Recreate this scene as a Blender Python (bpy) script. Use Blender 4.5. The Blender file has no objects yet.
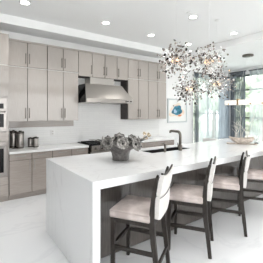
import bpy, bmesh, math, random
from mathutils import Vector, Matrix
random.seed(7)
SC = bpy.context.scene
COL = SC.collection
PI = math.pi

# ------------------------------------------------------------------ camera, world, light, exposure
cam = bpy.data.cameras.new('camera')
cam.sensor_width = 36.0
cam.lens = 36.0 * 240.5 / 263.0
cam.shift_y = -18.0 / 263.0
cam.clip_end = 200
camo = bpy.data.objects.new('camera', cam)
camo.location = (0, 0, 1.56)
camo.rotation_euler = (PI / 2, 0, math.radians(54.2 - 90))
COL.objects.link(camo)
SC.camera = camo

w = bpy.data.worlds.new('world')
SC.world = w
w.use_nodes = True
bg = w.node_tree.nodes['Background']
bg.inputs[0].default_value = (0.985, 0.99, 0.99, 1)
bg.inputs[1].default_value = 3.4
SC.view_settings.view_transform = 'Standard'
SC.view_settings.look = 'None'
SC.view_settings.gamma = 1.0
SC.view_settings.exposure = 0.52
sun = bpy.data.lights.new('sun', 'SUN'); sun.energy = 4.0; sun.angle = math.radians(2); sun.color = (1.0, .97, .92)
suno = bpy.data.objects.new('sun', sun); COL.objects.link(suno)
suno.rotation_euler = Vector((.35, .5, -.8)).to_track_quat('-Z', 'Y').to_euler()
LAMP_W = 24.0        # each recessed downlight

# ------------------------------------------------------------------ materials
def mat(name, col, rough=0.5, metal=0.0, coat=0.0, spec=0.5, emit=None, es=0.0):
    m = bpy.data.materials.new(name)
    m.use_nodes = True
    b = m.node_tree.nodes['Principled BSDF']
    b.inputs['Base Color'].default_value = (*col, 1)
    b.inputs['Roughness'].default_value = rough
    b.inputs['Metallic'].default_value = metal
    b.inputs['Coat Weight'].default_value = coat
    b.inputs['Coat Roughness'].default_value = 0.06
    b.inputs['Specular IOR Level'].default_value = spec
    if emit:
        b.inputs['Emission Color'].default_value = (*emit, 1)
        b.inputs['Emission Strength'].default_value = es
    return m

def noisy(m, c1, c2, scale=(1, 1, 1), nscale=8, lo=0.35, hi=0.65, detail=5, dist=0.0, bump=0.0):
    nt = m.node_tree
    b = nt.nodes['Principled BSDF']
    tc = nt.nodes.new('ShaderNodeTexCoord')
    mp = nt.nodes.new('ShaderNodeMapping')
    mp.inputs['Scale'].default_value = scale
    n = nt.nodes.new('ShaderNodeTexNoise')
    n.inputs['Scale'].default_value = nscale
    n.inputs['Detail'].default_value = detail
    n.inputs['Distortion'].default_value = dist
    r = nt.nodes.new('ShaderNodeValToRGB')
    r.color_ramp.elements[0].position = lo
    r.color_ramp.elements[1].position = hi
    r.color_ramp.elements[0].color = (*c1, 1)
    r.color_ramp.elements[1].color = (*c2, 1)
    L = nt.links.new
    L(tc.outputs['Object'], mp.inputs[0]); L(mp.outputs[0], n.inputs['Vector'])
    L(n.outputs['Fac'], r.inputs[0]); L(r.outputs[0], b.inputs['Base Color'])
    if bump:
        bp = nt.nodes.new('ShaderNodeBump')
        bp.inputs['Strength'].default_value = bump
        bp.inputs['Distance'].default_value = 0.01
        L(n.outputs['Fac'], bp.inputs['Height']); L(bp.outputs[0], b.inputs['Normal'])
    return m

def veined(name, base, vein, rough, width=0.018, scale=1.6, seed=0.0):
    m = mat(name, base, rough, spec=0.5)
    nt = m.node_tree; L = nt.links.new
    b = nt.nodes['Principled BSDF']
    tc = nt.nodes.new('ShaderNodeTexCoord')
    mp = nt.nodes.new('ShaderNodeMapping')
    mp.inputs['Location'].default_value = (seed, seed * 1.7, 0)
    mp.inputs['Rotation'].default_value = (0.3, 0.2, 0.6)
    mp.inputs['Scale'].default_value = (1, 2.2, 1)
    n = nt.nodes.new('ShaderNodeTexNoise')
    n.inputs['Scale'].default_value = scale; n.inputs['Detail'].default_value = 6
    n.inputs['Distortion'].default_value = 0.6
    s = nt.nodes.new('ShaderNodeMath'); s.operation = 'SUBTRACT'; s.inputs[1].default_value = 0.5
    a = nt.nodes.new('ShaderNodeMath'); a.operation = 'ABSOLUTE'
    r = nt.nodes.new('ShaderNodeValToRGB')
    r.color_ramp.elements[0].position = 0.0; r.color_ramp.elements[0].color = (*vein, 1)
    r.color_ramp.elements[1].position = width; r.color_ramp.elements[1].color = (*base, 1)
    L(tc.outputs['Object'], mp.inputs[0]); L(mp.outputs[0], n.inputs['Vector'])
    L(n.outputs['Fac'], s.inputs[0]); L(s.outputs[0], a.inputs[0]); L(a.outputs[0], r.inputs[0])
    L(r.outputs[0], b.inputs['Base Color'])
    return m

def sheer(name, col, transp):
    m = bpy.data.materials.new(name); m.use_nodes = True
    nt = m.node_tree; nt.nodes.clear(); L = nt.links.new
    o = nt.nodes.new('ShaderNodeOutputMaterial')
    t = nt.nodes.new('ShaderNodeBsdfTransparent')
    d = nt.nodes.new('ShaderNodeBsdfDiffuse'); d.inputs[0].default_value = (*col, 1)
    tl = nt.nodes.new('ShaderNodeBsdfTranslucent'); tl.inputs[0].default_value = (*col, 1)
    m1 = nt.nodes.new('ShaderNodeMixShader'); m1.inputs[0].default_value = 0.5
    m2 = nt.nodes.new('ShaderNodeMixShader'); m2.inputs[0].default_value = transp
    L(d.outputs[0], m1.inputs[1]); L(tl.outputs[0], m1.inputs[2])
    L(m1.outputs[0], m2.inputs[1]); L(t.outputs[0], m2.inputs[2]); L(m2.outputs[0], o.inputs[0])
    return m

def glassy(name, transp=0.9, col=(1, 1, 1)):
    m = bpy.data.materials.new(name); m.use_nodes = True
    nt = m.node_tree; nt.nodes.clear(); L = nt.links.new
    o = nt.nodes.new('ShaderNodeOutputMaterial')
    t = nt.nodes.new('ShaderNodeBsdfTransparent'); t.inputs[0].default_value = (*col, 1)
    g = nt.nodes.new('ShaderNodeBsdfGlossy'); g.inputs['Roughness'].default_value = 0.02
    mx = nt.nodes.new('ShaderNodeMixShader'); mx.inputs[0].default_value = transp
    L(g.outputs[0], mx.inputs[1]); L(t.outputs[0], mx.inputs[2]); L(mx.outputs[0], o.inputs[0])
    return m

M = {}
M['wall'] = mat('wall_paint', (0.885, 0.885, 0.88), 0.8)
M['ceil'] = mat('ceiling_paint', (0.885, 0.89, 0.885), 0.85)
M['trim'] = mat('white_trim', (0.84, 0.84, 0.83), 0.5)
M['floor'] = veined('polished_white_tile', (0.885, 0.895, 0.91), (0.83, 0.84, 0.86), 0.12, 0.02, 0.7, 3.0)
M['quartz'] = veined('white_quartz', (0.79, 0.795, 0.80), (0.70, 0.70, 0.71), 0.12, 0.008, 0.9, 0.4)
M['counter'] = mat('white_counter', (0.86, 0.86, 0.85), 0.15)
M['lac'] = noisy(mat('taupe_lacquer', (0.4, 0.36, 0.33), 0.14, coat=0.5), (0.365, 0.332, 0.303), (0.425, 0.388, 0.357), (60, 60, 1.5), 4, 0.3, 0.7)
M['lac_low'] = noisy(mat('taupe_veneer', (0.33, 0.29, 0.26), 0.2, coat=0.4), (0.37, 0.325, 0.295), (0.46, 0.41, 0.375), (2, 60, 60), 3, 0.3, 0.7)
M['carc'] = mat('cabinet_carcass', (0.05, 0.043, 0.038), 0.5)
M['strip'] = mat('aluminium_strip', (0.62, 0.60, 0.58), 0.4, 0.3)
M['steel'] = mat('brushed_steel', (0.40, 0.38, 0.36), 0.28, 1.0)
M['steel_l'] = mat('pale_steel', (0.42, 0.395, 0.37), 0.3, 1.0)
M['steel_o'] = mat('oven_steel', (0.30, 0.28, 0.265), 0.3, 1.0)
M['steel_d'] = mat('dark_steel', (0.10, 0.09, 0.085), 0.25, 1.0)
M['handle'] = mat('handle_nickel', (0.16, 0.145, 0.13), 0.35, 0.8)
M['black'] = mat('black_glass', (0.010, 0.010, 0.011), 0.08, spec=0.2)
M['blackm'] = mat('black_matte', (0.012, 0.012, 0.012), 0.5, spec=0.25)
M['wood_d'] = noisy(mat('espresso_wood', (0.03, 0.025, 0.02), 0.4, spec=0.35), (0.018, 0.015, 0.013), (0.042, 0.034, 0.029), (30, 30, 3), 3)
M['velvet'] = noisy(mat('blush_velvet', (0.6, 0.52, 0.49), 0.75), (0.50, 0.425, 0.40), (0.68, 0.60, 0.57), (1, 1, 1), 7, 0.38, 0.62, 3)
M['linen'] = noisy(mat('pale_linen', (0.7, 0.68, 0.65), 0.8), (0.66, 0.64, 0.61), (0.74, 0.72, 0.70), (1, 1, 1), 60, 0.3, 0.7)
M['panel'] = noisy(mat('shaded_base_panel', (0.2, 0.18, 0.165), 0.25, coat=0.15), (0.085, 0.075, 0.068), (0.125, 0.11, 0.10), (40, 40, 1.5), 4)  # darker than the cabinet lacquer: shade under the overhang put into the colour
M['nickel'] = mat('brushed_nickel', (0.19, 0.17, 0.15), 0.3, 1.0)
M['pot'] = noisy(mat('cast_grey_metal', (0.3, 0.29, 0.28), 0.45, 0.5), (0.09, 0.084, 0.08), (0.25, 0.235, 0.225), (1, 1, 1), 26, 0.3, 0.7, 6, bump=0.5)
M['rose'] = noisy(mat('silver_rosette', (0.5, 0.48, 0.46), 0.4, 0.5), (0.05, 0.047, 0.044), (0.46, 0.44, 0.415), (1, 1, 1), 40, 0.3, 0.7, 4)
M['leafd'] = mat('dark_metal_leaf', (0.05, 0.047, 0.045), 0.3, 0.6)
M['dried'] = noisy(mat('dried_flower', (0.5, 0.4, 0.25), 0.8), (0.36, 0.27, 0.16), (0.75, 0.66, 0.52), (1, 1, 1), 40)
M['drift'] = noisy(mat('driftwood', (0.55, 0.47, 0.4), 0.8), (0.42, 0.34, 0.28), (0.74, 0.66, 0.59), (1, 1, 1), 22, 0.3, 0.7)
M['twig'] = noisy(mat('bleached_twig', (0.55, 0.52, 0.49), 0.8), (0.42, 0.39, 0.37), (0.68, 0.65, 0.62), (1, 1, 1), 30)
M['gold'] = mat('aged_brass', (0.45, 0.31, 0.16), 0.3, 1.0)
M['bronze'] = mat('bronze_canopy', (0.16, 0.145, 0.125), 0.35, 0.9)
M['alab'] = mat('alabaster', (0.88, 0.86, 0.83), 0.5, emit=(1.0, 0.95, 0.88), es=0.3)
M['bulb'] = mat('warm_bulb', (1, 0.8, 0.6), 0.4, emit=(1.0, 0.62, 0.32), es=1.4)
M['lamp'] = mat('downlight_lens', (1, 1, 1), 0.4, emit=(1.0, 0.97, 0.92), es=14.0)
M['mir_d'] = mat('smoked_mirror', (0.10, 0.09, 0.085), 0.12, 1.0)
M['mir_l'] = mat('silver_mirror', (0.80, 0.78, 0.76), 0.12, 1.0)
M['mir_m'] = mat('bronze_mirror', (0.34, 0.29, 0.26), 0.15, 1.0)
M['wire'] = mat('fine_wire', (0.82, 0.82, 0.82), 0.4, 0.3)
M['frame_s'] = mat('silver_frame', (0.55, 0.58, 0.59), 0.35, 0.4)
M['paper'] = mat('art_paper', (0.86, 0.86, 0.84), 0.7)
M['teal'] = noisy(mat('teal_ink', (0.03, 0.2, 0.3), 0.7), (0.012, 0.10, 0.17), (0.07, 0.32, 0.43), (1, 1, 1), 9, 0.35, 0.65)
M['peach'] = noisy(mat('peach_wash', (0.85, 0.7, 0.55), 0.7), (0.84, 0.67, 0.52), (0.86, 0.82, 0.76), (1, 1, 1), 7, 0.4, 0.65)
M['orange'] = mat('orange_ink', (0.75, 0.25, 0.08), 0.7)
M['ink'] = mat('dark_ink', (0.04, 0.04, 0.05), 0.7)
M['paleblue'] = mat('pale_blue_ink', (0.40, 0.56, 0.70), 0.7)
M['sheer_w'] = sheer('white_sheer', (0.58, 0.65, 0.67), 0.44)
M['sheer_b'] = sheer('blue_grey_sheer', (0.46, 0.52, 0.57), 0.22)
M['sheer_g'] = sheer('slate_sheer', (0.20, 0.225, 0.26), 0.30)
M['winframe'] = mat('window_frame_dark', (0.045, 0.05, 0.055), 0.45)
M['glass'] = glassy('window_glass', 0.93)
M['tumbler'] = glassy('clear_glass', 0.82)
M['white_up'] = mat('white_upholstery', (0.80, 0.79, 0.78), 0.8)
M['table'] = mat('pale_table_top', (0.74, 0.73, 0.71), 0.3)
M['lawn'] = noisy(mat('pale_terrace', (0.6, 0.6, 0.57), 0.9), (0.36, 0.38, 0.34), (0.46, 0.48, 0.44), (1, 1, 1), 2)
M['leaf'] = noisy(mat('tree_leaf', (0.2, 0.34, 0.14), 0.8), (0.27, 0.33, 0.25), (0.50, 0.57, 0.46), (1, 1, 1), 6)
M['bark'] = mat('bark', (0.2, 0.15, 0.11), 0.9)

# backsplash: stacked tile with fine grout (brick texture bump)
def tile_mat():
    m = mat('backsplash_tile', (0.80, 0.80, 0.79), 0.22)
    nt = m.node_tree; L = nt.links.new; b = nt.nodes['Principled BSDF']
    tc = nt.nodes.new('ShaderNodeTexCoord')
    mp = nt.nodes.new('ShaderNodeMapping'); mp.inputs['Rotation'].default_value = (PI / 2, 0, 0)
    br = nt.nodes.new('ShaderNodeTexBrick')
    br.inputs['Color1'].default_value = (0.90, 0.90, 0.89, 1)
    br.inputs['Color2'].default_value = (0.87, 0.87, 0.865, 1)
    br.inputs['Mortar'].default_value = (0.78, 0.78, 0.77, 1)
    br.inputs['Scale'].default_value = 1.0
    br.inputs['Mortar Size'].default_value = 0.002
    br.inputs['Brick Width'].default_value = 0.30
    br.inputs['Row Height'].default_value = 0.05
    L(tc.outputs['Object'], mp.inputs[0]); L(mp.outputs[0], br.inputs['Vector'])
    L(br.outputs['Color'], b.inputs['Base Color'])
    return m
M['tile'] = tile_mat()

# ------------------------------------------------------------------ geometry helpers
class MB:
    def __init__(s): s.bm = bmesh.new()
    def box(s, a, b, bev=0.0, seg=2):
        r = bmesh.ops.create_cube(s.bm, size=1.0)
        vs = r['verts']
        for v in vs:
            v.co = Vector([(a[i] + b[i]) / 2 + v.co[i] * (b[i] - a[i]) for i in range(3)])
        if bev:
            es = list({e for v in vs for e in v.link_edges})
            bmesh.ops.bevel(s.bm, geom=es, offset=bev, segments=seg, affect='EDGES', profile=0.5)
        return s
    def lathe(s, prof, n=24, c=(0, 0, 0), cap=True):
        rings = []
        for r, z in prof:
            rings.append([s.bm.verts.new((c[0] + r * math.cos(2 * PI * k / n), c[1] + r * math.sin(2 * PI * k / n), c[2] + z)) for k in range(n)])
        for a, b in zip(rings, rings[1:]):
            for k in range(n):
                s.bm.faces.new((a[k], a[(k + 1) % n], b[(k + 1) % n], b[k]))
        if cap:
            s.bm.faces.new(list(reversed(rings[0]))); s.bm.faces.new(rings[-1])
        return s
    def tube(s, pts, rad, n=8, sq=None):
        """sweep; rad a number or list; sq=(sx,sy list) gives a rectangular section"""
        pts = [Vector(p) for p in pts]
        rad = rad if isinstance(rad, (list, tuple)) else [rad] * len(pts)
        rings = []
        for i, p in enumerate(pts):
            t = (pts[min(i + 1, len(pts) - 1)] - pts[max(i - 1, 0)]).normalized()
            up = Vector((1, 0, 0)) if abs(t.x) < 0.8 else Vector((0, 0, 1))
            u = (up - t * up.dot(t)).normalized(); v = t.cross(u)
            if sq:
                hx, hy = rad[i] * sq[0], rad[i] * sq[1]
                ring = [p + u * (sx * hx) + v * (sy * hy) for sx, sy in ((1, 1), (-1, 1), (-1, -1), (1, -1))]
            else:
                ring = [p + (u * math.cos(2 * PI * k / n) + v * math.sin(2 * PI * k / n)) * rad[i] for k in range(n)]
            rings.append([s.bm.verts.new(q) for q in ring])
        m = len(rings[0])
        for a, b in zip(rings, rings[1:]):
            for k in range(m):
                s.bm.faces.new((a[k], a[(k + 1) % m], b[(k + 1) % m], b[k]))
        s.bm.faces.new(list(reversed(rings[0]))); s.bm.faces.new(rings[-1])
        return s
    def grid(s, f, nu, nv):
        vs = [[s.bm.verts.new(f(i / nu, j / nv)) for j in range(nv + 1)] for i in range(nu + 1)]
        for i in range(nu):
            for j in range(nv):
                s.bm.faces.new((vs[i][j], vs[i + 1][j], vs[i + 1][j + 1], vs[i][j + 1]))
        return s
    def hull_prism(s, poly, lo, hi, axis):
        """extrude polygon (2D) between lo and hi along axis"""
        def P(q, h):
            return {0: (h, q[0], q[1]), 1: (q[0], h, q[1]), 2: (q[0], q[1], h)}[axis]
        a = [s.bm.verts.new(P(q, lo)) for q in poly]; b = [s.bm.verts.new(P(q, hi)) for q in poly]
        n = len(poly)
        s.bm.faces.new(list(reversed(a))); s.bm.faces.new(b)
        for k in range(n): s.bm.faces.new((a[k], a[(k + 1) % n], b[(k + 1) % n], b[k]))
        return s
    def ball(s, c, r, sub=2, sc=(1, 1, 1), jit=0.0):
        q = bmesh.ops.create_icosphere(s.bm, subdivisions=sub, radius=1.0)
        for v in q['verts']:
            k = 1 + random.uniform(-jit, jit)
            v.co = Vector([c[i] + v.co[i] * r * sc[i] * k for i in range(3)])
        return s
    def build(s, name, m, parent=None, smooth=False, kind=None):
        bmesh.ops.recalc_face_normals(s.bm, faces=s.bm.faces[:])
        me = bpy.data.meshes.new(name); s.bm.to_mesh(me); s.bm.free()
        if smooth:
            for p in me.polygons: p.use_smooth = True
        me.materials.append(M[m])
        o = bpy.data.objects.new(name, me); COL.objects.link(o)
        if parent: o.parent = parent
        if kind: o['kind'] = kind
        return o

def thing(name, label, cat, loc=(0, 0, 0), rz=0.0, group=None):
    o = bpy.data.objects.new(name, None); COL.objects.link(o)
    o.empty_display_size = 0.1
    o.location = loc; o.rotation_euler = (0, 0, rz)
    o['label'] = label; o['category'] = cat
    if group: o['group'] = group
    return o
def tag(o, label, cat, group=None):
    o['label'] = label; o['category'] = cat
    if group: o['group'] = group
    return o
def kids(o): return [c for c in bpy.data.objects if c.parent == o]
def copy_tree(o, parent=None):
    c = o.copy(); COL.objects.link(c)
    if parent: c.parent = parent
    for ch in kids(o): copy_tree(ch, c)
    return c
def sub(o, lv=2):
    m = o.modifiers.new('sub', 'SUBSURF'); m.levels = lv; m.render_levels = lv
    for p in o.data.polygons: p.use_smooth = True
    return o
def solid(o, t, off=0):
    m = o.modifiers.new('solid', 'SOLIDIFY'); m.thickness = t; m.offset = off; return o

# ------------------------------------------------------------------ the setting
YW, XW = 5.34, 8.45
ZS, ZT = 3.20, 3.36
MB().box((-4, -4, -0.12), (XW + .2, YW + .2, 0)).build('floor', 'floor', kind='structure')
MB().box((-4, -4, ZT), (5.40, 4.87, ZT + 0.15)).build('ceiling', 'ceil', kind='structure')
MB().box((-4, 4.87, ZS), (XW + .2, YW + .2, ZT + .15)).build('ceiling_soffit', 'ceil', kind='structure')
MB().box((5.40, -4, ZS), (XW + .2, 4.87, ZT + .15)).build('ceiling_dining', 'ceil', kind='structure')
# wall with cabinets, opening for the first window X 6.42..8.2, z 0.05..2.86
wl = MB()
wl.box((-4, YW, 0), (6.42, YW + .18, ZS)).box((8.2, YW, 0), (XW + .18, YW + .18, ZS))
wl.box((6.42, YW, 2.86), (8.2, YW + .18, ZS)).box((6.42, YW, 0), (8.2, YW + .18, 0.05))
wl.build('wall_back', 'wall', kind='structure')
wr = MB()
wr.box((XW, 5.20, 0), (XW + .18, YW, ZS)).box((XW, -4, 0), (XW + .18, 1.2, ZS))
wr.box((XW, 1.2, 2.98), (XW + .18, 5.20, ZS)).box((XW, 1.2, 0), (XW + .18, 5.20, 0.05))
wr.build('wall_right', 'wall', kind='structure')
wf = MB()
wf.box((-4.18, -4.18, 0), (-1.5, -4, ZS)).box((6.5, -4.18, 0), (XW + .18, -4, ZS)).box((-1.5, -4.18, 2.75), (6.5, -4, ZS)).box((-1.5, -4.18, 0), (6.5, -4, 0.05))
wf.build('wall_front', 'wall', kind='structure')
MB().box((-4.18, -4, 0), (-4, YW, ZS)).build('wall_left', 'wall', kind='structure')
# windows: frame, muntins, one pane
def window(name, f, verts, hors, a, b, zb, zt):
    root = bpy.data.objects.new(name, None); COL.objects.link(root); root['kind'] = 'structure'
    fr = MB()
    fr.box(*f(a, a + .06, zb, zt, .06)).box(*f(b - .06, b, zb, zt, .06))
    fr.box(*f(a + .06, b - .06, zb, zb + .06, .06)).box(*f(a + .06, b - .06, zt - .06, zt, .06))
    fr.build('window_frame', 'winframe', root, kind='structure')
    mu = MB()
    for v in verts: mu.box(*f(v - .022, v + .022, zb + .06, zt - .06, .04))
    for h in hors: mu.box(*f(a + .06, b - .06, h - .022, h + .022, .045))
    mu.build('window_bar', 'winframe', root, kind='structure')
    MB().box(*f(a + .05, b - .05, zb + .05, zt - .05, .008)).build('window_glass', 'glass', root, kind='structure')
window('window_1', lambda a, b, z0, z1, t: ((a, YW + .09 - t / 2, z0), (b, YW + .09 + t / 2, z1)), [7.31], [1.56, 2.35], 6.42, 8.2, .05, 2.86)
window('window_2', lambda a, b, z0, z1, t: ((XW + .09 - t / 2, a, z0), (XW + .09 + t / 2, b, z1)), [3.0, 4.74], [1.40, 2.42], 1.2, 5.20, .05, 2.98)
window('window_3', lambda a, b, z0, z1, t: ((a, -4.09 - t / 2, z0), (b, -4.09 + t / 2, z1)), [0.5, 2.5, 4.5], [], -1.5, 6.5, .05, 2.75)
MB().box((4.86, YW - .014, 0), (6.40, YW, .11)).build('baseboard_back', 'trim', kind='structure')
# backsplash
MB().box((0.735, YW - .012, .876), (4.86, YW, 2.40)).build('wall_backsplash', 'tile', kind='structure')

# outside
g_ = MB().box((-30, YW + .3, -.3), (60, 60, -.2)).box((XW + .3, -40, -.3), (60, YW + .3, -.2)).build('ground_outside', 'lawn', kind='structure')
def tree(x, y, h, r, label):
    t = thing('garden_tree', label, 'tree', (x, y, -.2), 0, 'trees outside the windows')
    MB().tube([(0, 0, 0), (.03, .02, h * .4), (0, 0, h * .7)], [.14, .11, .06], 8).build('trunk', 'bark', t, True)
    f = MB()
    for k in range(16):
        a = random.uniform(0, 2 * PI); q = random.uniform(0, r * .75)
        f.ball((q * math.cos(a), q * math.sin(a), h * random.uniform(.42, .98)), r * random.uniform(.3, .5), 2, (1, 1, .9), .16)
    f.build('foliage', 'leaf', t)
tree(14.2, 6.7, 3.7, 1.3, 'round pale green tree seen low through the right window')
tree(13.6, 9.6, 5.2, 1.6, 'pale green tree seen through the left half of the back window')
tree(16.8, 10.6, 5.6, 1.8, 'pale green tree seen through the right half of the back window')
tree(14.2, 13.4, 5.6, 1.7, 'tall tree standing behind the others outside the back window')
tree(19.0, 8.2, 6.0, 1.9, 'tall pale tree beyond the right window near the room corner')
tree(18.0, 3.8, 4.4, 1.6, 'broad pale tree at the far right outside the right window')

def hedge(a, b, h, label):
    a = Vector(a); b = Vector(b); t = thing('garden_hedge', label, 'hedge', (a.x, a.y, -.2))
    n = int((b - a).length / .8); f = MB()
    for k in range(n + 1):
        q = (b - a) * (k / n)
        for z in (.12, .38, .64, .88): f.ball((q.x + random.uniform(-.2, .2), q.y + random.uniform(-.2, .2), h * z), h * .17, 2, (1, 1, 1), .14)
    f.build('foliage', 'leaf', t)
hedge((9.5, 17.4), (21, 17.4), 5.6, 'tall clipped hedge far outside the back window')
hedge((23.5, 2.0), (23.5, 13.5), 5.0, 'tall clipped hedge far outside the right window')
# curtains
def curtain(p0, p1, z0, z1, n, amp, m, name, label):
    p0 = Vector(p0); p1 = Vector(p1); d = p1 - p0; nrm = Vector((-d.y, d.x)).normalized()
    def f(u, v):
        a = amp * (math.sin(u * n * 2 * PI) + .35 * math.sin(u * n * 5.1 + 1.3)) * (.75 + .25 * (1 - v))
        q = p0 + d * u + nrm * a
        return (q.x, q.y, z0 + (z1 - z0) * v)
    t = thing(name, label, 'curtain', (0, 0, 0))
    MB().grid(f, n * 10, 3).build('fabric_panel', m, t, True)
    MB().box((min(p0.x, p1.x) - .02, min(p0.y, p1.y) - .02, z1), (max(p0.x, p1.x) + .02, max(p0.y, p1.y) + .02, z1 + .035)).build('curtain_track', 'winframe', t)
    return t
curtain((6.36, YW - .10), (6.56, YW - .10), .02, 2.90, 3, .035, 'sheer_g', 'sheer_curtain', 'narrow slate curtain at the left edge of the back window near the framed print')
curtain((6.60, YW - .10), (7.62, YW - .10), .02, 2.90, 12, .028, 'sheer_w', 'sheer_curtain', 'white sheer curtain drawn across the back window next to the framed print')
curtain((7.66, YW - .11), (8.33, YW - .11), .02, 2.90, 8, .04, 'sheer_b', 'sheer_curtain', 'blue-grey sheer curtain gathered at the corner end of the back window')
curtain((XW - .13, 5.18), (XW - .13, 4.58), .02, 3.06, 7, .075, 'sheer_g', 'sheer_curtain', 'dark slate sheer curtain gathered beside the corner on the right wall')
curtain((XW - .09, 4.46), (XW - .09, 1.3), .02, 3.06, 20, .022, 'sheer_w', 'sheer_curtain', 'white sheer curtain drawn across the right window behind the alabaster lamp')

# ------------------------------------------------------------------ recessed lights
LIGHTS = [(0.88, 4.17), (2.38, 4.17), (3.60, 4.22), (4.85, 4.20), (3.55, 2.96), (5.02, 3.03), (6.6, 1.6)]
LNAMES = ['above the tall oven cabinet', 'nearest above the range hood', 'above the right wall cabinets', 'half hidden behind the top of the chandeliers',
          'large in the ceiling among the chandelier cables', 'nearest the right edge of the tray ceiling']
UNSEEN_FILL = [(1.2, 1.9), (3.5, 1.7), (1.2, .4), (3.5, .3), (5.0, 1.2), (2.3, -1.4), (4.6, -1.4)]  # added downlights out of view, extra fill for the room
for (x, y), nm in zip(LIGHTS[:6] + UNSEEN_FILL, LNAMES + [''] * 10):
    t = thing('recessed_light', 'round white recessed ceiling light ' + (nm or 'added for fill, unseen behind or above the camera'), 'ceiling light', (x, y, ZT), 0, 'recessed lights in the tray ceiling')
    MB().lathe([(.088, -.006), (.088, 0.0), (.07, 0.0), (.066, -.006)], 24, cap=False).build('trim_ring', 'trim', t)
    MB().lathe([(.066, -.005), (.066, -.001)], 24).build('lens', 'lamp', t)
    L = bpy.data.lights.new('lamp_light', 'SPOT'); L.energy = LAMP_W; L.spot_size = math.radians(130); L.spot_blend = .8
    L.color = (1.0, .98, .95); L.shadow_soft_size = .06
    lo = bpy.data.objects.new('lamp_light', L); lo.parent = t; lo.location = (0, 0, -.03); COL.objects.link(lo)

# ------------------------------------------------------------------ cabinets
def pull(parent, x, y, z, ln, vert=True, m='handle'):
    """bar handle in front of face y (towards -Y)"""
    b = MB()
    if vert:
        b.box((x - .007, y - .034, z - ln / 2), (x + .007, y - .022, z + ln / 2), .003)
        for s in (-1, 1): b.box((x - .006, y - .024, z + s * (ln / 2 - .02) - .006), (x + .006, y, z + s * (ln / 2 - .02) + .006))
    else:
        b.box((x - ln / 2, y - .034, z - .007), (x + ln / 2, y - .022, z + .007), .003)
        for s in (-1, 1): b.box((x + s * (ln / 2 - .02) - .006, y - .024, z - .006), (x + s * (ln / 2 - .02) + .006, y, z + .006))
    b.build('handle', m, parent)
YU = 5.0
def wall_cabinet(x0, xm, x1, zb, label, lower=True, sides=(1, -1), right_end=False):
    t = thing('wall_cabinet', label, 'cabinet', (0, 0, 0), 0, 'taupe wall cabinets along the back wall')
    MB().box((x0 + .001, YU + .022, zb), (x1 - .001, YW - .014, 2.935)).build('carcass', 'lac' if right_end else 'carc', t)
    MB().box((x0 + .001, YU - .004, 2.938), (x1 - .001, YW - .014, 2.972)).build('top_rail', 'lac', t)
    MB().box((x0 + .001, YU + .004, 2.451), (x1 - .001, YU + .022, 2.462)).build('dividing_strip', 'strip', t)
    for (a, b, s) in ((x0, xm, sides[0]), (xm, x1, sides[1])):
        hx = b - .035 if s > 0 else a + .035
        z0 = 2.467 if lower else zb
        d = MB().box((a + .0045, YU, z0), (b - .0045, YU + .02, 2.935), .002, 1).build('door', 'lac', t)
        pull(d, hx, YU, z0 + .16, .20)
        if lower:
            d = MB().box((a + .0045, YU, zb), (b - .0045, YU + .02, 2.447), .002, 1).build('door', 'lac', t)
            pull(d, hx, YU, zb + .16, .20)
    return t
wall_cabinet(.758, 1.10, 1.482, 1.41, 'tall taupe two-door wall cabinet beside the oven tower above the canisters')
wall_cabinet(1.484, 1.815, 2.160, 1.41, 'tall taupe two-door wall cabinet just left of the range hood')
wall_cabinet(2.162, 2.50, 2.828, 2.40, 'short taupe wall cabinet above the left half of the range hood', False, (1, 1))
wall_cabinet(2.830, 3.17, 3.50, 2.40, 'short taupe wall cabinet above the right half of the range hood', False, (-1, -1))
wall_cabinet(3.502, 3.84, 4.165, 1.41, 'tall taupe two-door wall cabinet just right of the range hood')
wall_cabinet(4.167, 4.51, 4.835, 1.41, 'tall taupe wall cabinet at the right end nearest the framed print', right_end=True)
t = tag(MB().box((.76, YW - .07, 1.275), (2.158, YW - .013, 1.405), .004).build('wall_band', 'lac_low'), 'taupe band under the left wall cabinets against the white backsplash', 'rail')  # plain taupe box where a darker band runs below the cabinets

YB = 4.73
def base_cabinet(x0, x1, label, xm=None):
    t = thing('base_cabinet', label, 'cabinet', (0, 0, 0), 0, 'taupe base cabinets along the back wall')
    MB().box((x0 + .001, YB + .022, .10), (x1 - .001, YW - .014, .833)).build('carcass', 'carc', t)
    MB().box((x0 + .001, YB + .055, 0.001), (x1 - .001, YB + .075, .10)).build('toe_kick', 'lac_low', t)
    n = 2 if xm else 1
    cuts = [x0, xm, x1] if xm else [x0, x1]
    for i, (a, b) in enumerate(zip(cuts, cuts[1:])):
        d = MB().box((a + .0045, YB, .712), (b - .0045, YB + .02, .828), .002, 1).build('drawer', 'lac_low', t)
        pull(d, (a + b) / 2, YB, .785, .18, False, 'steel')
        d = MB().box((a + .0045, YB, .10), (b - .0045, YB + .02, .706), .002, 1).build('door', 'lac_low', t)
        hx = (b - .04) if (i == 0 and xm) or not xm else a + .04
        pull(d, hx, YB, .60, .20, True, 'steel')
base_cabinet(.735, 1.504, 'taupe base cabinet beside the oven tower under the canisters', 1.121)
base_cabinet(1.506, 2.262, 'taupe base cabinet with drawers just left of the range', 1.896)
base_cabinet(3.432, 4.16, 'taupe base cabinet just right of the range behind the grey bowl', 3.80)
base_cabinet(4.162, 4.88, 'taupe base cabinet at the far right end behind the faucet', 4.52)
tag(MB().box((.735, 4.70, .835), (2.27, YW - .013, .875), .004).build('countertop', 'counter'), 'white quartz countertop left of the range with steel canisters on it', 'countertop')
tag(MB().box((3.43, 4.70, .835), (4.92, YW - .013, .875), .004).build('countertop', 'counter'), 'white quartz countertop right of the range below the framed print side', 'countertop')

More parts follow.
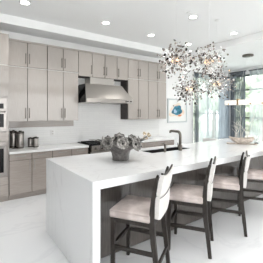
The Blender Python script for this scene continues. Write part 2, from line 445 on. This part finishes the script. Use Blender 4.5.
# oven tower
t = thing('oven_tower', 'tall taupe cabinet at the left edge housing the built-in ovens', 'cabinet')
TX0, TX1 = -.04, .732
MB().box((TX0, YB + .022, .10), (TX1, YW - .014, 2.97)).build('carcass', 'lac', t)
MB().box((TX0, YB + .05, 0.001), (TX1, YB + .07, .10)).build('toe_kick', 'lac_low', t)
d = MB().box((TX0 + .003, YB, 2.42), (TX1 - .012, YB + .02, 2.93), .002, 1).build('door', 'lac', t)
pull(d, TX1 - .40, YB, 2.58, .2)
d = MB().box((TX0 + .003, YB, 1.865), (TX1 - .012, YB + .02, 2.41), .002, 1).build('door', 'lac', t)
pull(d, TX1 - .40, YB, 2.03, .2)
MB().box((TX0 + .003, YB, 2.411), (TX1 - .012, YB + .02, 2.419)).build('dividing_strip', 'strip', t)
d = MB().box((TX0 + .003, YB, 1.075), (TX1 - .012, YB + .02, 1.235), .002, 1).build('drawer', 'lac_low', t)
MB().box((TX0 + .003, YB, .31), (TX1 - .012, YB + .02, .445), .002, 1).build('drawer', 'lac_low', t)
d = MB().box((TX0 + .003, YB, .10), (TX1 - .012, YB + .02, .30), .002, 1).build('drawer', 'lac_low', t)
pull(d, .35, YB, .24, .2, False, 'steel')
def oven(name, z0, z1, dz, label, cat):
    o = thing(name, label, cat)
    MB().box((TX0 + .03, YB - .004, z0), (TX1 - .03, YB + .02, z1), .004).build('body', 'steel_o', o)
    MB().box((TX0 + .05, YB - .022, z0 + .02), (TX1 - .036, YB - .005, z1 - dz), .004).build('door', 'steel_o', o)
    MB().box((TX0 + .10, YB - .026, z0 + .07), (TX1 - .085, YB - .0225, z1 - dz - .08)).build('door_glass', 'black', o)
    b = MB().tube([(TX0 + .08, YB - .06, z1 - dz - .045), (TX1 - .06, YB - .06, z1 - dz - .045)], .011, 10)
    for x in (TX0 + .11, TX1 - .09): b.box((x - .008, YB - .06, z1 - dz - .053), (x + .008, YB - .02, z1 - dz - .037))
    b.build('handle', 'steel', o, True)
    if dz > .1: MB().box((TX0 + .12, YB - .008, z1 - dz + .01), (TX1 - .085, YB - .0045, z1 - .10)).build('control_panel', 'black', o)
oven('microwave', 1.25, 1.835, .20, 'built-in stainless microwave oven at the left edge, upper of the two', 'microwave')
oven('wall_oven', .46, 1.06, .03, 'built-in stainless wall oven at the left edge below the microwave', 'oven')

# range
t = thing('range_cooker', 'stainless range with black cooktop under the range hood', 'range')
RX0, RX1 = 2.275, 3.42
MB().box((RX0, 4.72, .08), (RX1, YW - .014, .868)).build('body', 'steel_d', t)
MB().box((RX0, 4.66, .868), (RX1, YW - .02, .896), .004).build('cooktop', 'black', t)
MB().box((RX0 + .03, 4.655, .745), (RX1 - .002, 4.719, .866), .006).build('control_panel', 'steel', t)
MB().box((RX0 + .02, 4.67, .16), (RX1 - .02, 4.719, .735), .006).build('oven_door', 'steel', t)
MB().tube([(RX0 + .08, 4.63, .69), (RX1 - .08, 4.63, .69)], .013, 10).box((RX0 + .1, 4.63, .68), (RX0 + .12, 4.67, .70)).box((RX1 - .12, 4.63, .68), (RX1 - .1, 4.67, .70)).build('handle', 'steel_l', t, True)
for k in range(7):
    x = RX0 + .13 + k * .148
    b = MB(); b.tube([(x, 4.655, .805), (x, 4.625, .805)], .024, 14); b.build('knob', 'steel_d', t, True)
for k in range(3):
    x = RX0 + .2 + k * .37
    b = MB()
    for dx in (-.14, -.07, 0, .07, .14): b.box((x + dx - .006, 4.78, .897), (x + dx + .006, 5.24, .912))
    for y in (4.78, 5.0, 5.23): b.box((x - .15, y - .006, .897), (x + .15, y + .006, .914))
    b.build('burner_grate', 'blackm', t)
for (x, y) in ((2.30, 5.04),):
    pass

# hood
t = thing('range_hood', 'large stainless steel range hood with flared front above the range', 'range hood')
b = MB()
bot = [(2.185, 4.655, 1.885), (3.40, 4.655, 1.885), (3.40, YW - .02, 1.885), (2.185, YW - .02, 1.885)]
top = [(2.31, 4.96, 2.235), (3.28, 4.96, 2.235), (3.28, YW - .02, 2.235), (2.31, YW - .02, 2.235)]
va = [b.bm.verts.new(p) for p in bot]; vb = [b.bm.verts.new(p) for p in top]
for k in (0, 1, 2): b.bm.faces.new((va[k], va[(k + 1) % 4], vb[(k + 1) % 4], vb[k]))
b.bm.faces.new(vb); b.bm.faces.new(list(reversed(va)))
b.bm.faces.new((va[3], va[0], vb[0], vb[3]))
b.build('canopy', 'steel_l', t)
b = MB(); 
q = [(2.1835, 4.675, 1.80), (2.1835, 4.675, 1.885), (2.1835 + .122, 4.965, 2.232), (2.1835 + .122, YW - .02, 2.232), (2.1835, YW - .02, 1.885), (2.1835, YW - .02, 1.80)]
vl = [b.bm.verts.new((p[0] - .004, p[1], p[2])) for p in q]; vr = [b.bm.verts.new((p[0], p[1], p[2])) for p in q]
b.bm.faces.new(vl); b.bm.faces.new(list(reversed(vr)))
for k in range(6): b.bm.faces.new((vl[k], vl[(k + 1) % 6], vr[(k + 1) % 6], vr[k]))
b.build('reflection_panel', 'black', t)  # black sheet paints the dark reflection on the hood's left face
MB().box((2.185, 4.65, 1.80), (3.40, YW - .02, 1.884), .004).build('lip', 'steel_l', t)
MB().box((2.46, 5.03, 2.236), (3.10, YW - .02, 2.398)).build('duct_cover', 'steel_l', t)
for x in (3.19, 3.24, 3.33): MB().tube([(x, 4.65, 1.842), (x, 4.632, 1.842)], .017, 12).build('knob', 'steel_d', t, True)
tag(MB().box((2.162, YU + .06, 2.25), (2.166, YW - .014, 2.39)).build('recess_sheet', 'blackm'), 'black sheet in the recess left of the range hood duct', 'panel')  # thin matte black sheet lining the recess beside the duct
tag(MB().box((3.485, YU + .03, 1.41), (3.499, YW - .014, 2.398)).build('recess_sheet', 'carc'), 'dark brown sheet for the shadowed alcove side right of the range hood', 'panel')  # alcove shadow on the cabinet side, put in as a dark sheet

# things on the back counter
def canister(x, y, r, h, label):
    t = thing('canister', label, 'canister', (x, y, .8755), 0, 'steel canisters on the counter')
    MB().lathe([(r * .96, 0), (r, .008), (r, h * .84), (r * .97, h * .85)], 24).build('body', 'steel_o', t, True)
    MB().lathe([(r * 1.02, h * .852), (r * 1.02, h * .94), (r * .9, h * .955)], 24).build('lid', 'steel_d', t, True)
    MB().lathe([(r * .35, h * .957), (r * .4, h * .97), (r * .38, h), (r * .2, h)], 16).build('knob', 'steel_d', t, True)
    b = MB(); b.lathe([(r * 1.005, h * .05), (r * 1.012, h * .06), (r * 1.012, h * .11), (r * 1.005, h * .12)], 24, cap=False); b.build('band', 'steel_d', t)
canister(.885, 5.21, .062, .36, 'tall dark steel canister nearest the oven tower')
canister(.985, 5.09, .070, .35, 'tall shiny steel canister in front of the darker one')
canister(1.20, 5.20, .050, .20, 'small dark steel canister, left of the small pair')
canister(1.28, 5.10, .056, .215, 'small shiny steel canister, rightmost on the left counter')
t = thing('wall_outlet', 'white outlet plate on the backsplash left of the range', 'outlet')
MB().box((1.655, YW - .018, 1.08), (1.735, YW - .0125, 1.20), .002).build('plate', 'trim', t)
for z in (1.115, 1.165): MB().box((1.68, YW - .0205, z - .014), (1.71, YW - .0182, z + .014)).build('socket', 'strip', t)

# framed print
t = thing('framed_print', 'framed abstract print with teal blob on white paper on the back wall', 'picture')
ax0, ax1, az0, az1 = 5.19, 6.06, 1.275, 2.02
b = MB(); fy0, fy1 = YW - .04, YW - .001
b.box((ax0, fy0, az0), (ax0 + .04, fy1, az1)).box((ax1 - .04, fy0, az0), (ax1, fy1, az1))
b.box((ax0 + .04, fy0, az0), (ax1 - .04, fy1, az0 + .04)).box((ax0 + .04, fy0, az1 - .04), (ax1 - .04, fy1, az1))
b.build('frame', 'frame_s', t)
pp = MB().box((ax0 + .04, YW - .02, az0 + .04), (ax1 - .04, YW - .004, az1 - .04)).build('paper', 'paper', t)
def blob(cx, cz, rx, rz, m, name, y, seed, wob=.14, rot=0):
    rnd = random.Random(seed); ph = [rnd.uniform(0, 6.28) for _ in range(4)]
    pts = []
    for k in range(40):
        a = 2 * PI * k / 40
        r = 1 + wob * (math.sin(2 * a + ph[0]) * .5 + math.sin(3 * a + ph[1]) * .6 + math.sin(5 * a + ph[2]) * .4)
        x, z = rx * r * math.cos(a), rz * r * math.sin(a)
        pts.append((cx + x * math.cos(rot) - z * math.sin(rot), cz + x * math.sin(rot) + z * math.cos(rot)))
    MB().hull_prism(pts, y - .0008, y, 1).build(name, m, pp)
ac = (ax0 + ax1) / 2; az = (az0 + az1) / 2
blob(ac - .03, az + .0, .29, .24, 'peach', 'wash', YW - .0202, 3, .25)
blob(ac - .01, az + .01, .235, .145, 'teal', 'blot', YW - .0212, 5, .16, .3)
blob(ac - .10, az - .02, .065, .06, 'paleblue', 'wash', YW - .0222, 9, .2)
blob(ac + .10, az - .15, .075, .03, 'orange', 'blot', YW - .0212, 8, .2)
blob(ac - .17, az + .15, .022, .02, 'ink', 'blot', YW - .0212, 4, .2)
blob(ac - .03, az + .15, .05, .014, 'orange', 'blot', YW - .0212, 6, .2)

# ------------------------------------------------------------------ island
IX0, IX1, IY0, IY1, IZ = .945, 5.25, 1.885, 3.235, .965
SX0, SX1, SY0, SY1 = 2.36, 3.24, 2.74, 3.06
t = thing('kitchen_island', 'long white waterfall-edge island with grey-brown base and sink', 'island')
b = MB(); xs = [IX0, SX0, SX1, IX1]; ys = [IY0, SY0, SY1, IY1]
TH = .075
lay = {}
for k, z in enumerate((IZ - TH, IZ)):
    for i, x in enumerate(xs):
        for j, y in enumerate(ys): lay[i, j, k] = b.bm.verts.new((x, y, z))
for i in range(3):
    for j in range(3):
        if (i, j) == (1, 1): continue
        for k in (0, 1): b.bm.faces.new([lay[p] for p in ((i, j, k), (i + 1, j, k), (i + 1, j + 1, k), (i, j + 1, k))])
for i in range(3):
    for j in (0, 3): b.bm.faces.new([lay[p] for p in ((i, j, 0), (i + 1, j, 0), (i + 1, j, 1), (i, j, 1))])
    for q in (0, 3): b.bm.faces.new([lay[p] for p in ((q, i, 0), (q, i + 1, 0), (q, i + 1, 1), (q, i, 1))])
for j in (1, 2): b.bm.faces.new([lay[p] for p in ((1, j, 0), (2, j, 0), (2, j, 1), (1, j, 1))])
for i in (1, 2): b.bm.faces.new([lay[p] for p in ((i, 1, 0), (i, 2, 0), (i, 2, 1), (i, 1, 1))])
b.build('countertop', 'quartz', t)
MB().box((IX0, IY0, 0.001), (IX0 + TH, IY1, IZ - TH - .0005)).build('waterfall_panel', 'quartz', t)
MB().box((IX1 - TH, IY0, 0.001), (IX1, IY1, IZ - TH - .0005)).build('waterfall_panel', 'quartz', t)
PY = 2.27
b = MB()
b.box((IX0 + TH + .001, PY + .02, .0015), (IX1 - TH - .001, PY + .04, IZ - TH - .001))
b.box((IX0 + TH + .001, IY1 - .06, .10), (IX1 - TH - .001, IY1 - .04, IZ - TH - .001))
b.box((IX0 + TH + .001, PY + .04, .10), (IX1 - TH - .001, IY1 - .06, .12))
b.build('carcass', 'carc', t)
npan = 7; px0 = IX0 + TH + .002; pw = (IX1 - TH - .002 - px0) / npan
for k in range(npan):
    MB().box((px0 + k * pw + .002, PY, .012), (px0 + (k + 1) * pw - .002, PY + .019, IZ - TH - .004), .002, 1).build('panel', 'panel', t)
for k in range(npan):
    MB().box((px0 + k * pw + .002, IY1 - .039, .11), (px0 + (k + 1) * pw - .002, IY1 - .02, IZ - TH - .004), .002, 1).build('door', 'lac_low', t)

# sink
t = thing('sink', 'black undermount sink set in the white island top', 'sink')
b = MB(); sz = IZ - TH
z0 = .70
def ring(x0, x1, y0, y1, z): return [b.bm.verts.new(p) for p in ((x0, y0, z), (x1, y0, z), (x1, y1, z), (x0, y1, z))]
e = .004
o1 = ring(SX0 + e - .002, SX1 - e + .002, SY0 + e - .002, SY1 - e + .002, IZ - .012)
i1 = ring(SX0 + .014, SX1 - .014, SY0 + .014, SY1 - .014, IZ - .012)
i0 = ring(SX0 + .02, SX1 - .02, SY0 + .02, SY1 - .02, z0 + .01)
o0 = ring(SX0 + .002, SX1 - .002, SY0 + .002, SY1 - .002, z0)
for p, q in ((o1, i1), (i1, i0), (o0, o1)):
    for k in range(4): b.bm.faces.new((p[k], p[(k + 1) % 4], q[(k + 1) % 4], q[k]))
b.bm.faces.new(i0); b.bm.faces.new(o0)
b.build('basin', 'blackm', t)
MB().lathe([(.04, z0 + .0105), (.04, z0 + .014), (.03, z0 + .014)], 20, (2.8, 2.9, 0)).build('drain', 'steel', t)

# faucet
FX, FY = 2.905, 2.685
t = thing('faucet', 'brushed nickel gooseneck faucet beside the black sink on the island', 'faucet', (FX, FY, IZ + .0005))
MB().lathe([(.03, 0), (.03, .006), (.031, .010), (.031, .09), (.024, .095)], 20).build('base', 'nickel', t, True)
pts = [(0, 0, .09), (0, 0, .24)]
for k in range(1, 7):
    a = k / 6 * PI / 2
    pts.append((0, .05 - .05 * math.cos(a), .24 + .06 * math.sin(a)))
pts += [(0, .20, .302), (0, .215, .298), (0, .222, .285), (0, .222, .270)]
MB().tube(pts, [.022] * 8 + [.019] * 4, 12).build('spout', 'nickel', t, True)
MB().tube([(-.02, 0, .06), (-.05, -.005, .066), (-.06, -.008, .09), (-.066, -.01, .13)], [.012, .012, .009, .006], 10).build('lever', 'nickel', t, True)
t = thing('soap_dispenser', 'short brushed nickel soap pump on the island left of the faucet', 'soap dispenser', (2.585, 2.70, IZ + .0005))
MB().lathe([(.024, 0), (.024, .006), (.017, .010), (.017, .10), (.020, .102), (.020, .125), (.012, .13)], 18).build('body', 'nickel', t, True)
MB().tube([(0, 0, .122), (0, .03, .126), (0, .07, .118)], [.009, .008, .006], 10).build('spout', 'nickel', t, True)

# ------------------------------------------------------------------ sculptural bowl
BX, BY = 1.70, 2.59
t = thing('sculptural_bowl', 'grey cast metal bowl crowned with rosettes standing on the island', 'bowl', (BX, BY, IZ + .0005))
b = MB(); n = 32
prof = [(.086, 0), (.092, .004), (.096, .05), (.104, .09), (.118, .122), (.160, .146), (.208, .168), (.232, .200), (.212, .198), (.146, .165), (.10, .13), (.03, .11)]
rings = []
for r, z in prof:
    row = []
    for k in range(n):
        a = 2 * PI * k / n
        sq = 1.0 / (abs(math.cos(a - .75)) ** 4 + abs(math.sin(a - .75)) ** 4) ** .25 if z < .14 else 1 + .05 * math.sin(5 * a)
        row.append(b.bm.verts.new((r * sq * math.cos(a), r * sq * math.sin(a), z + (.012 * math.sin(4 * a) if z > .15 else 0))))
    rings.append(row)
for p, q in zip(rings, rings[1:]):
    for k in range(n): b.bm.faces.new((p[k], p[(k + 1) % n], q[(k + 1) % n], q[k]))
b.bm.faces.new(list(reversed(rings[0]))); b.bm.faces.new(rings[-1])
b.build('vessel', 'pot', t, True)
t.scale = (1.06, 1.06, 1.06)
def rosette(a, R, z, size, tilt, parent, dark=False):
    b = MB(); nu, nt = 10, 32; rows = []
    for i in range(nu + 1):
        u = .06 + .94 * i / nu; row = []
        for k in range(nt):
            th = 2 * PI * k / nt
            sc = size * u * (1 + .07 * math.cos(8 * th) * u)
            h = size * (.30 * u * u + .10 * math.cos(u * 15) * (1 - .3 * u) + .06 * math.cos(8 * th) * u)
            row.append(b.bm.verts.new((sc * math.cos(th), sc * math.sin(th), h)))
        rows.append(row)
    for p, q in zip(rows, rows[1:]):
        for k in range(nt): b.bm.faces.new((p[k], p[(k + 1) % nt], q[(k + 1) % nt], q[k]))
    b.bm.faces.new(list(reversed(rows[0])))
    o = b.build('rosette', 'leafd' if dark else 'rose', parent, True)
    solid(o, .004)
    MB().ball((0, 0, .012), size * .2, 2).build('rosette_centre', 'leafd', o, True)
    o.location = (R * math.cos(a), R * math.sin(a), z)
    o.rotation_euler = (0, tilt, a)
for k in range(8):
    a = k * 2 * PI / 8 + .30
    rosette(a, .215, .212 + .012 * math.sin(k * 1.7), .076 + .008 * math.sin(k * 2.3), 1.32, t, k in (2,))
for k in range(5): rosette(k * 1.26 + .5, .12, .225 + .006 * k, .052, .7, t, k % 2 == 1)
for k, (a, h) in enumerate(((2.35, .10), (2.55, .13), (2.0, .085), (-.80, .11), (-.62, .145), (-1.1, .08), (.6, .09), (3.3, .085))):
    def f(u, v):
        wv = (v - .5) * .08 * math.sin(PI * (.08 + .9 * u))
        return ((.035 * u * u + .05 * u) * (1.9 if h > .12 else 1), wv, h * u - .03 * u * u)
    o = MB().grid(f, 6, 2).build('leaf', 'leafd' if k % 3 != 1 else 'rose', t, True); solid(o, .003)
    o.location = (.205 * math.cos(a), .205 * math.sin(a), .20); o.rotation_euler = (0, .3, a)
t = thing('dried_sprig', 'beige dried flower sprig leaning out of the grey bowl', 'flower', (BX, BY, IZ))
dirv = Vector((.811, -.585, 0))
b = MB()
P = lambda s, z: tuple(dirv * s + Vector((0, 0, z)))
b.tube([P(.10, .215), P(.20, .235), P(.29, .27), P(.345, .31)], [.024, .020, .012, .006], 8)
b.tube([P(.27, .258), P(.31, .30), P(.30, .335)], [.004, .003, .002], 6)
b.build('stem', 'rose', t, True)
for s, z, r in ((.345, .315, .030), (.30, .335, .026), (.375, .30, .026), (.33, .275, .022), (.29, .285, .02), (.36, .335, .02)):
    b = MB()
    for k in range(7):
        th = 2 * PI * k / 7
        def f(u, v):
            wv = (v - .5) * r * .8 * math.sin(PI * (.1 + .85 * u))
            return (r * u * math.cos(th) - wv * math.sin(th), r * u * math.sin(th) + wv * math.cos(th), r * .5 * u)
        b.grid(f, 3, 2)
    o = b.build('blossom', 'dried', t, True); solid(o, .002)
    o.location = P(s, z); o.rotation_euler = (random.uniform(.4, 1.4), random.uniform(-.6, .6), random.uniform(0, 6))

# ------------------------------------------------------------------ driftwood centrepiece and glass on the far end of the island
SCX, SCY = 4.47, 2.54
t = thing('driftwood_centrepiece', 'pale driftwood and twig centrepiece on a plank at the island far end', 'centrepiece', (SCX, SCY, IZ + .0005), math.atan2(-.44, .26))
MB().box((-.27, -.035, 0), (.27, .035, .018), .004).build('plank', 'drift', t)
b = MB(); n = 18
rr = [(.10, .019), (.17, .05), (.215, .095), (.225, .13), (.20, .125), (.15, .07), (.05, .045)]
rg = []
for r, z in rr:
    rg.append([b.bm.verts.new((r * (1 + .10 * math.sin(3 * 2 * PI * k / n + z * 30)) * math.cos(2 * PI * k / n), .55 * r * math.sin(2 * PI * k / n), z + (.02 * math.sin(2 * 2 * PI * k / n + 1) if z > .06 else 0))) for k in range(n)])
for p, q in zip(rg, rg[1:]):
    for k in range(n): b.bm.faces.new((p[k], p[(k + 1) % n], q[(k + 1) % n], q[k]))
b.bm.faces.new(list(reversed(rg[0]))); b.bm.faces.new(rg[-1])
b.build('wooden_bowl', 'drift', t, True)
rnd = random.Random(11)
for k in range(9):
    x = rnd.uniform(-.15, .15); y = rnd.uniform(-.06, .06); h = rnd.uniform(.35, .74) * (1 - abs(x))
    lean = rnd.uniform(-.22, .22); ly = rnd.uniform(-.1, .1)
    pts = [(x, y, .06)]
    for s in range(1, 6):
        u = s / 5
        pts.append((x + lean * u + rnd.uniform(-.02, .02), y + ly * u + rnd.uniform(-.02, .02), .06 + h * u))
    b = MB().tube(pts, [.007 - .0011 * i for i in range(6)], 6)
    for s in (2, 3, 4):
        q = pts[s]; dx = rnd.uniform(-.12, .12)
        b.tube([q, (q[0] + dx * .5, q[1] + rnd.uniform(-.03, .03), q[2] + .05), (q[0] + dx, q[1] + rnd.uniform(-.06, .06), q[2] + .08)], [.0035, .003, .0015], 5)
    b.build('twig', 'twig', t, True)
t = thing('glass_tumbler', 'clear glass with dark foot at the far right of the island', 'glass', (4.80, 2.42, IZ + .0005))
MB().lathe([(.035, .012), (.04, .16), (.038, .16), (.032, .018), (.005, .016)], 20, cap=False).build('cup', 'tumbler', t, True)
MB().lathe([(.036, 0), (.038, .004), (.036, .0118)], 20).build('foot', 'blackm', t)

# ------------------------------------------------------------------ bar stools
def post_y(z):
    # (height, y) profile of the curved rear posts
    K = [(0, -.225), (.2, -.205), (.45, -.175), (.62, -.168), (.78, -.178), (.95, -.205), (1.05, -.232)]
    for (a, ya), (c, yc) in zip(K, K[1:]):
        if z <= c:
            u = (z - a) / (c - a); u = u * u * (3 - 2 * u) * .4 + u * .6
            return ya + (yc - ya) * u
    return K[-1][1]
def make_stool(label):
    t = thing('bar_stool', label, 'bar stool', (0, 0, 0), 0, 'bar stools along the island')
    hw = .195
    for s in (-1, 1):
        zs = [0.001, .1, .2, .3, .4, .5, .6, .7, .8, .9, .96, .995, 1.012]
        rad = [.016, .017, .018, .019, .020, .021, .022, .020, .017, .0145, .012, .0105, .008]
        MB().tube([(s * hw, post_y(z), z) for z in zs], rad, sq=(.85, 1.15)).build('leg', 'wood_d', t)
        MB().tube([(s * hw, .225, 0.001), (s * (hw - .002), .222, .3), (s * (hw - .005), .215, .575)], [.016, .019, .022], sq=(1, 1)).build('leg', 'wood_d', t)
        MB().box((s * hw - .011, -.19, .275), (s * hw + .011, .215, .31)).build('stretcher', 'wood_d', t)
    MB().box((-hw + .012, .205, .29), (hw - .012, .232, .325)).build('footrest', 'wood_d', t)
    MB().box((-hw + .012, -.222, .165), (hw - .012, -.20, .195)).build('stretcher', 'wood_d', t)
    b = MB()
    b.box((-hw + .014, .20, .535), (hw - .014, .225, .575)).box((-hw + .014, -.18, .535), (hw - .014, -.155, .575))
    for s in (-1, 1): b.box((s * (hw - .004) - .012, -.155, .535), (s * (hw - .004) + .012, .20, .575))
    b.build('seat_frame', 'wood_d', t)
    # seat cushion: rounded slab, domed top
    b = MB(); b.box((-.222, -.155, .576), (.222, .25, .655))
    bmesh.ops.subdivide_edges(b.bm, edges=b.bm.edges[:], cuts=5, use_grid_fill=True)
    for v in b.bm.verts:
        if v.co.z > .63: v.co.z += .018 * (1 - (v.co.x / .222) ** 2) * (1 - ((v.co.y - .047) / .2025) ** 2)
    es = [e_ for e_ in b.bm.edges if len(e_.link_faces) == 2 and e_.calc_face_angle(0) > 1.0]
    bmesh.ops.bevel(b.bm, geom=es, offset=.016, segments=3, affect='EDGES', profile=.5)
    b.build('seat', 'velvet', t, True)
    # backrest: bowed upholstered panel with dipped top edge and rounded lower corners
    iw = hw + .012
    def topz(x): return 0.985 + .038 * (x / iw) ** 2
    def botz(x):
        e_ = abs(x) / iw
        return .595 + .03 * max(0, e_ - .55) ** 2 / .2
    def surf(side):
        def f(u, v):
            x = iw * (2 * u - 1); z = botz(x) + (topz(x) - botz(x)) * v
            y = post_y(z) - .042 - .006 * (1 - (x / iw) ** 2)
            th = .020
            return (x, y + side * th, z)
        return f
    nu, nv = 12, 18
    def panel(v0, v1, name):
        b = MB(); G = {}
        for side in (-1, 1):
            f = surf(side)
            for i in range(nu + 1):
                for j in range(nv // 2 + 1):
                    u = i / nu; v = v0 + (v1 - v0) * j / (nv // 2)
                    p = Vector(f(u, v))
                    edge = min(j, nv // 2 - j)
                    if edge == 0: p.y -= side * .005
                    G[side, i, j] = b.bm.verts.new(p)
        nj = nv // 2
        for i in range(nu):
            for j in range(nj):
                for side in (-1, 1): b.bm.faces.new([G[side, a, c] for a, c in ((i, j), (i + 1, j), (i + 1, j + 1), (i, j + 1))])
            for j in (0, nj): b.bm.faces.new((G[-1, i, j], G[-1, i + 1, j], G[1, i + 1, j], G[1, i, j]))
        for j in range(nj):
            for i in (0, nu): b.bm.faces.new((G[-1, i, j], G[-1, i, j + 1], G[1, i, j + 1], G[1, i, j]))
        return b.build(name, 'linen', t)
    bk = panel(0, .505, 'backrest'); panel(.515, 1.0, 'backrest')
    pts = [(iw * (k / 8 - 1), post_y(topz(iw * (k / 8 - 1))) - .036 - .006 * (1 - (k / 8 - 1) ** 2), topz(iw * (k / 8 - 1)) + .006) for k in range(17)]
    MB().tube(pts, .010, 8).build('top_rail', 'wood_d', t, True)
    pts = [(iw * (k / 8 - 1), post_y(.80) - .042 - .006 * (1 - (k / 8 - 1) ** 2) - .020, botz(0) + (topz(iw * (k / 8 - 1)) - botz(0)) * .51) for k in range(17)]
    MB().tube(pts, .003, 6).build('seam', 'wood_d', t, True)
    return t
proto = make_stool('x')
ANG = math.radians(32.5)
SL = ['bar stool nearest the camera, at the white end panel of the island', 'bar stool, second from the white end panel of the island',
      'bar stool, third from the white end panel of the island', 'bar stool whose seat is cut by the right edge']
for i, (ox, oy) in enumerate(((1.44, 1.59), (2.20, 1.605), (2.96, 1.625), (3.72, 1.63))):
    o = proto if i == 0 else copy_tree(proto)
    ex = Vector((math.cos(ANG), math.sin(ANG))); ey = Vector((-ex.y, ex.x))
    p = Vector((ox, oy)) + ex * .195 + ey * .225
    o.location = (p.x, p.y, 0); o.rotation_euler = (0, 0, ANG)
    o['label'] = 'dark wood ' + SL[i]

# ------------------------------------------------------------------ dining area beyond
t = thing('dining_table', 'pale dining table under the alabaster linear lamp', 'table', (6.62, 3.45, 0))
MB().box((-.5, -1.1, .72), (.5, 1.1, .76), .008).build('tabletop', 'table', t)
for s in (-1, 1):
    MB().box((-.3, s * .7 - .06, .04), (.3, s * .7 + .06, .719), .006).build('leg', 'wood_d', t)
    MB().box((-.36, s * .7 - .1, .001), (.36, s * .7 + .1, .04), .006).build('foot', 'wood_d', t)
def dining_chair(x, y, rz, label):
    t = thing('dining_chair', label, 'chair', (x, y, 0), rz, 'white dining chairs')
    for sx in (-1, 1):
        for sy in (-1, 1):
            MB().tube([(sx * .19, sy * .19, 0.001), (sx * .18, sy * .18, .40)], [.014, .02], sq=(1, 1)).build('leg', 'wood_d', t)
    MB().box((-.24, -.23, .40), (.24, .23, .49), .025, 3).build('seat', 'white_up', t, True)
    b = MB(); b.box((-.22, -.245, .49), (.22, -.165, .90), .03, 3)
    for v in b.bm.verts:
        u = (v.co.z - .49) / .41; v.co.y -= .07 * u * u; v.co.z += -.03 * u * (v.co.x / .22) ** 2
    b.build('backrest', 'white_up', t, True)
dining_chair(5.88, 4.12, -PI / 2 + .1, 'white upholstered dining chair whose back shows before the back window')
dining_chair(5.90, 3.50, -PI / 2, 'white upholstered dining chair behind the driftwood centrepiece')

# linear lamp
LX = 6.57
t = thing('linear_pendant', 'long alabaster bar pendant lamp with brass fittings hanging at right', 'pendant lamp', (LX, 3.55, 0))
MB().box((-.05, -.95, 1.81), (.05, .70, 1.95), .02, 3).build('alabaster_shade', 'alab', t, True)
for y in (.28, -.62):
    MB().box((-.057, y - .025, 1.80), (.057, y + .025, 1.98), .004).build('bracket', 'gold', t)
for y in (.56, -.10, -.42): MB().tube([(-.0505, y, 1.835), (-.066, y, 1.835)], .02, 10).build('finial', 'gold', t, True)
MB().lathe([(.14, 3.155), (.145, 3.16), (.145, 3.195), (.14, ZS - .0005)], 28).build('canopy', 'bronze', t, True)
for y in (.28, -.62): MB().tube([(0, y, 1.98), (0, y * .12, 3.156)], .0025, 5).build('cable', 'wire', t)

# ------------------------------------------------------------------ chandeliers
def disc_mesh(mn, r):
    b = MB()
    b.lathe([(r, -.001), (r * 1.0, .001)], 9)
    o = b.build('disc', mn); me = o.data; bpy.data.objects.remove(o); return me
DISC = [disc_mesh(m_, r_) for m_, r_ in (('mir_d', .022), ('mir_d', .019), ('mir_l', .020), ('mir_m', .018), ('mir_d', .014), ('mir_l', .016))]
def chandelier(x, y, z, R, seed, label, nd=100, ns=150):
    rnd = random.Random(seed)
    t = thing('chandelier', label, 'chandelier', (x, y, z), 0, 'mirror-disc chandeliers over the island')
    MB().tube([(0, 0, .05), (0, 0, ZT - z - .012)], .0022, 5).build('cable', 'wire', t)
    MB().lathe([(.045, ZT - z - .02), (.045, ZT - z - .001)], 16).build('ceiling_cup', 'trim', t)
    MB().lathe([(.02, -.03), (.03, -.02), (.03, .04), (.012, .055)], 14).build('hub', 'mir_l', t, True)
    stems = MB(); spots = []
    for k in range(nd + ns):
        v = Vector((rnd.gauss(0, 1), rnd.gauss(0, 1), rnd.gauss(0, .85))).normalized()
        L = R * rnd.uniform(.15, 1.08) ** .6; e_ = v * L
        v2 = (v + Vector((rnd.uniform(-.5, .5), rnd.uniform(-.5, .5), rnd.uniform(-.5, .5)))).normalized()
        mid = v * L * .5
        e_ = mid + v2 * L * .5
        if k % 2 == 0: stems.tube([v * .02, mid, e_], [.0020, .0017, .0013], 4)
        else: stems.tube([mid, e_], [.0016, .0012], 4)
        spots.append(e_)
    stems.build('stem_spray', 'mir_l', t)
    rest = MB()
    for k, p in enumerate(spots):
        rot = (rnd.uniform(0, PI), rnd.uniform(0, PI), rnd.uniform(0, PI))
        if k < nd:
            o = bpy.data.objects.new('disc', DISC[rnd.randrange(6)]); COL.objects.link(o); o.parent = t
            o.location = p; o.rotation_euler = rot
        else:
            q = bmesh.ops.create_circle(rest.bm, cap_ends=True, segments=8, radius=.015)
            mt = Matrix.Translation(p) @ Vector((0, 0, 1)).rotation_difference(Vector((math.sin(rot[0]), math.cos(rot[0]), math.cos(rot[1]))).normalized()).to_matrix().to_4x4()
            for v_ in q['verts']: v_.co = mt @ v_.co
    o = rest.build('small_discs', 'mir_m', t, kind='stuff'); solid(o, .002)
    for k in range(4):
        a = k * PI / 2 + seed
        b = MB(); b.ball((.055 * math.cos(a), .055 * math.sin(a), -.01), .017, 2, (1, 1, 1.3)); b.build('bulb', 'bulb', t, True)
chandelier(2.47, 2.36, 2.30, .265, 1, 'mirror-disc chandelier globe, upper left, nearest the wall cabinets')
chandelier(3.10, 2.28, 2.36, .27, 2, 'mirror-disc chandelier globe, upper right of the four')
chandelier(3.34, 2.88, 2.00, .30, 3, 'mirror-disc chandelier globe, lowest, in front of the back window')
chandelier(4.05, 2.80, 2.13, .335, 4, 'mirror-disc chandelier globe, lower right, nearest the slate curtain')
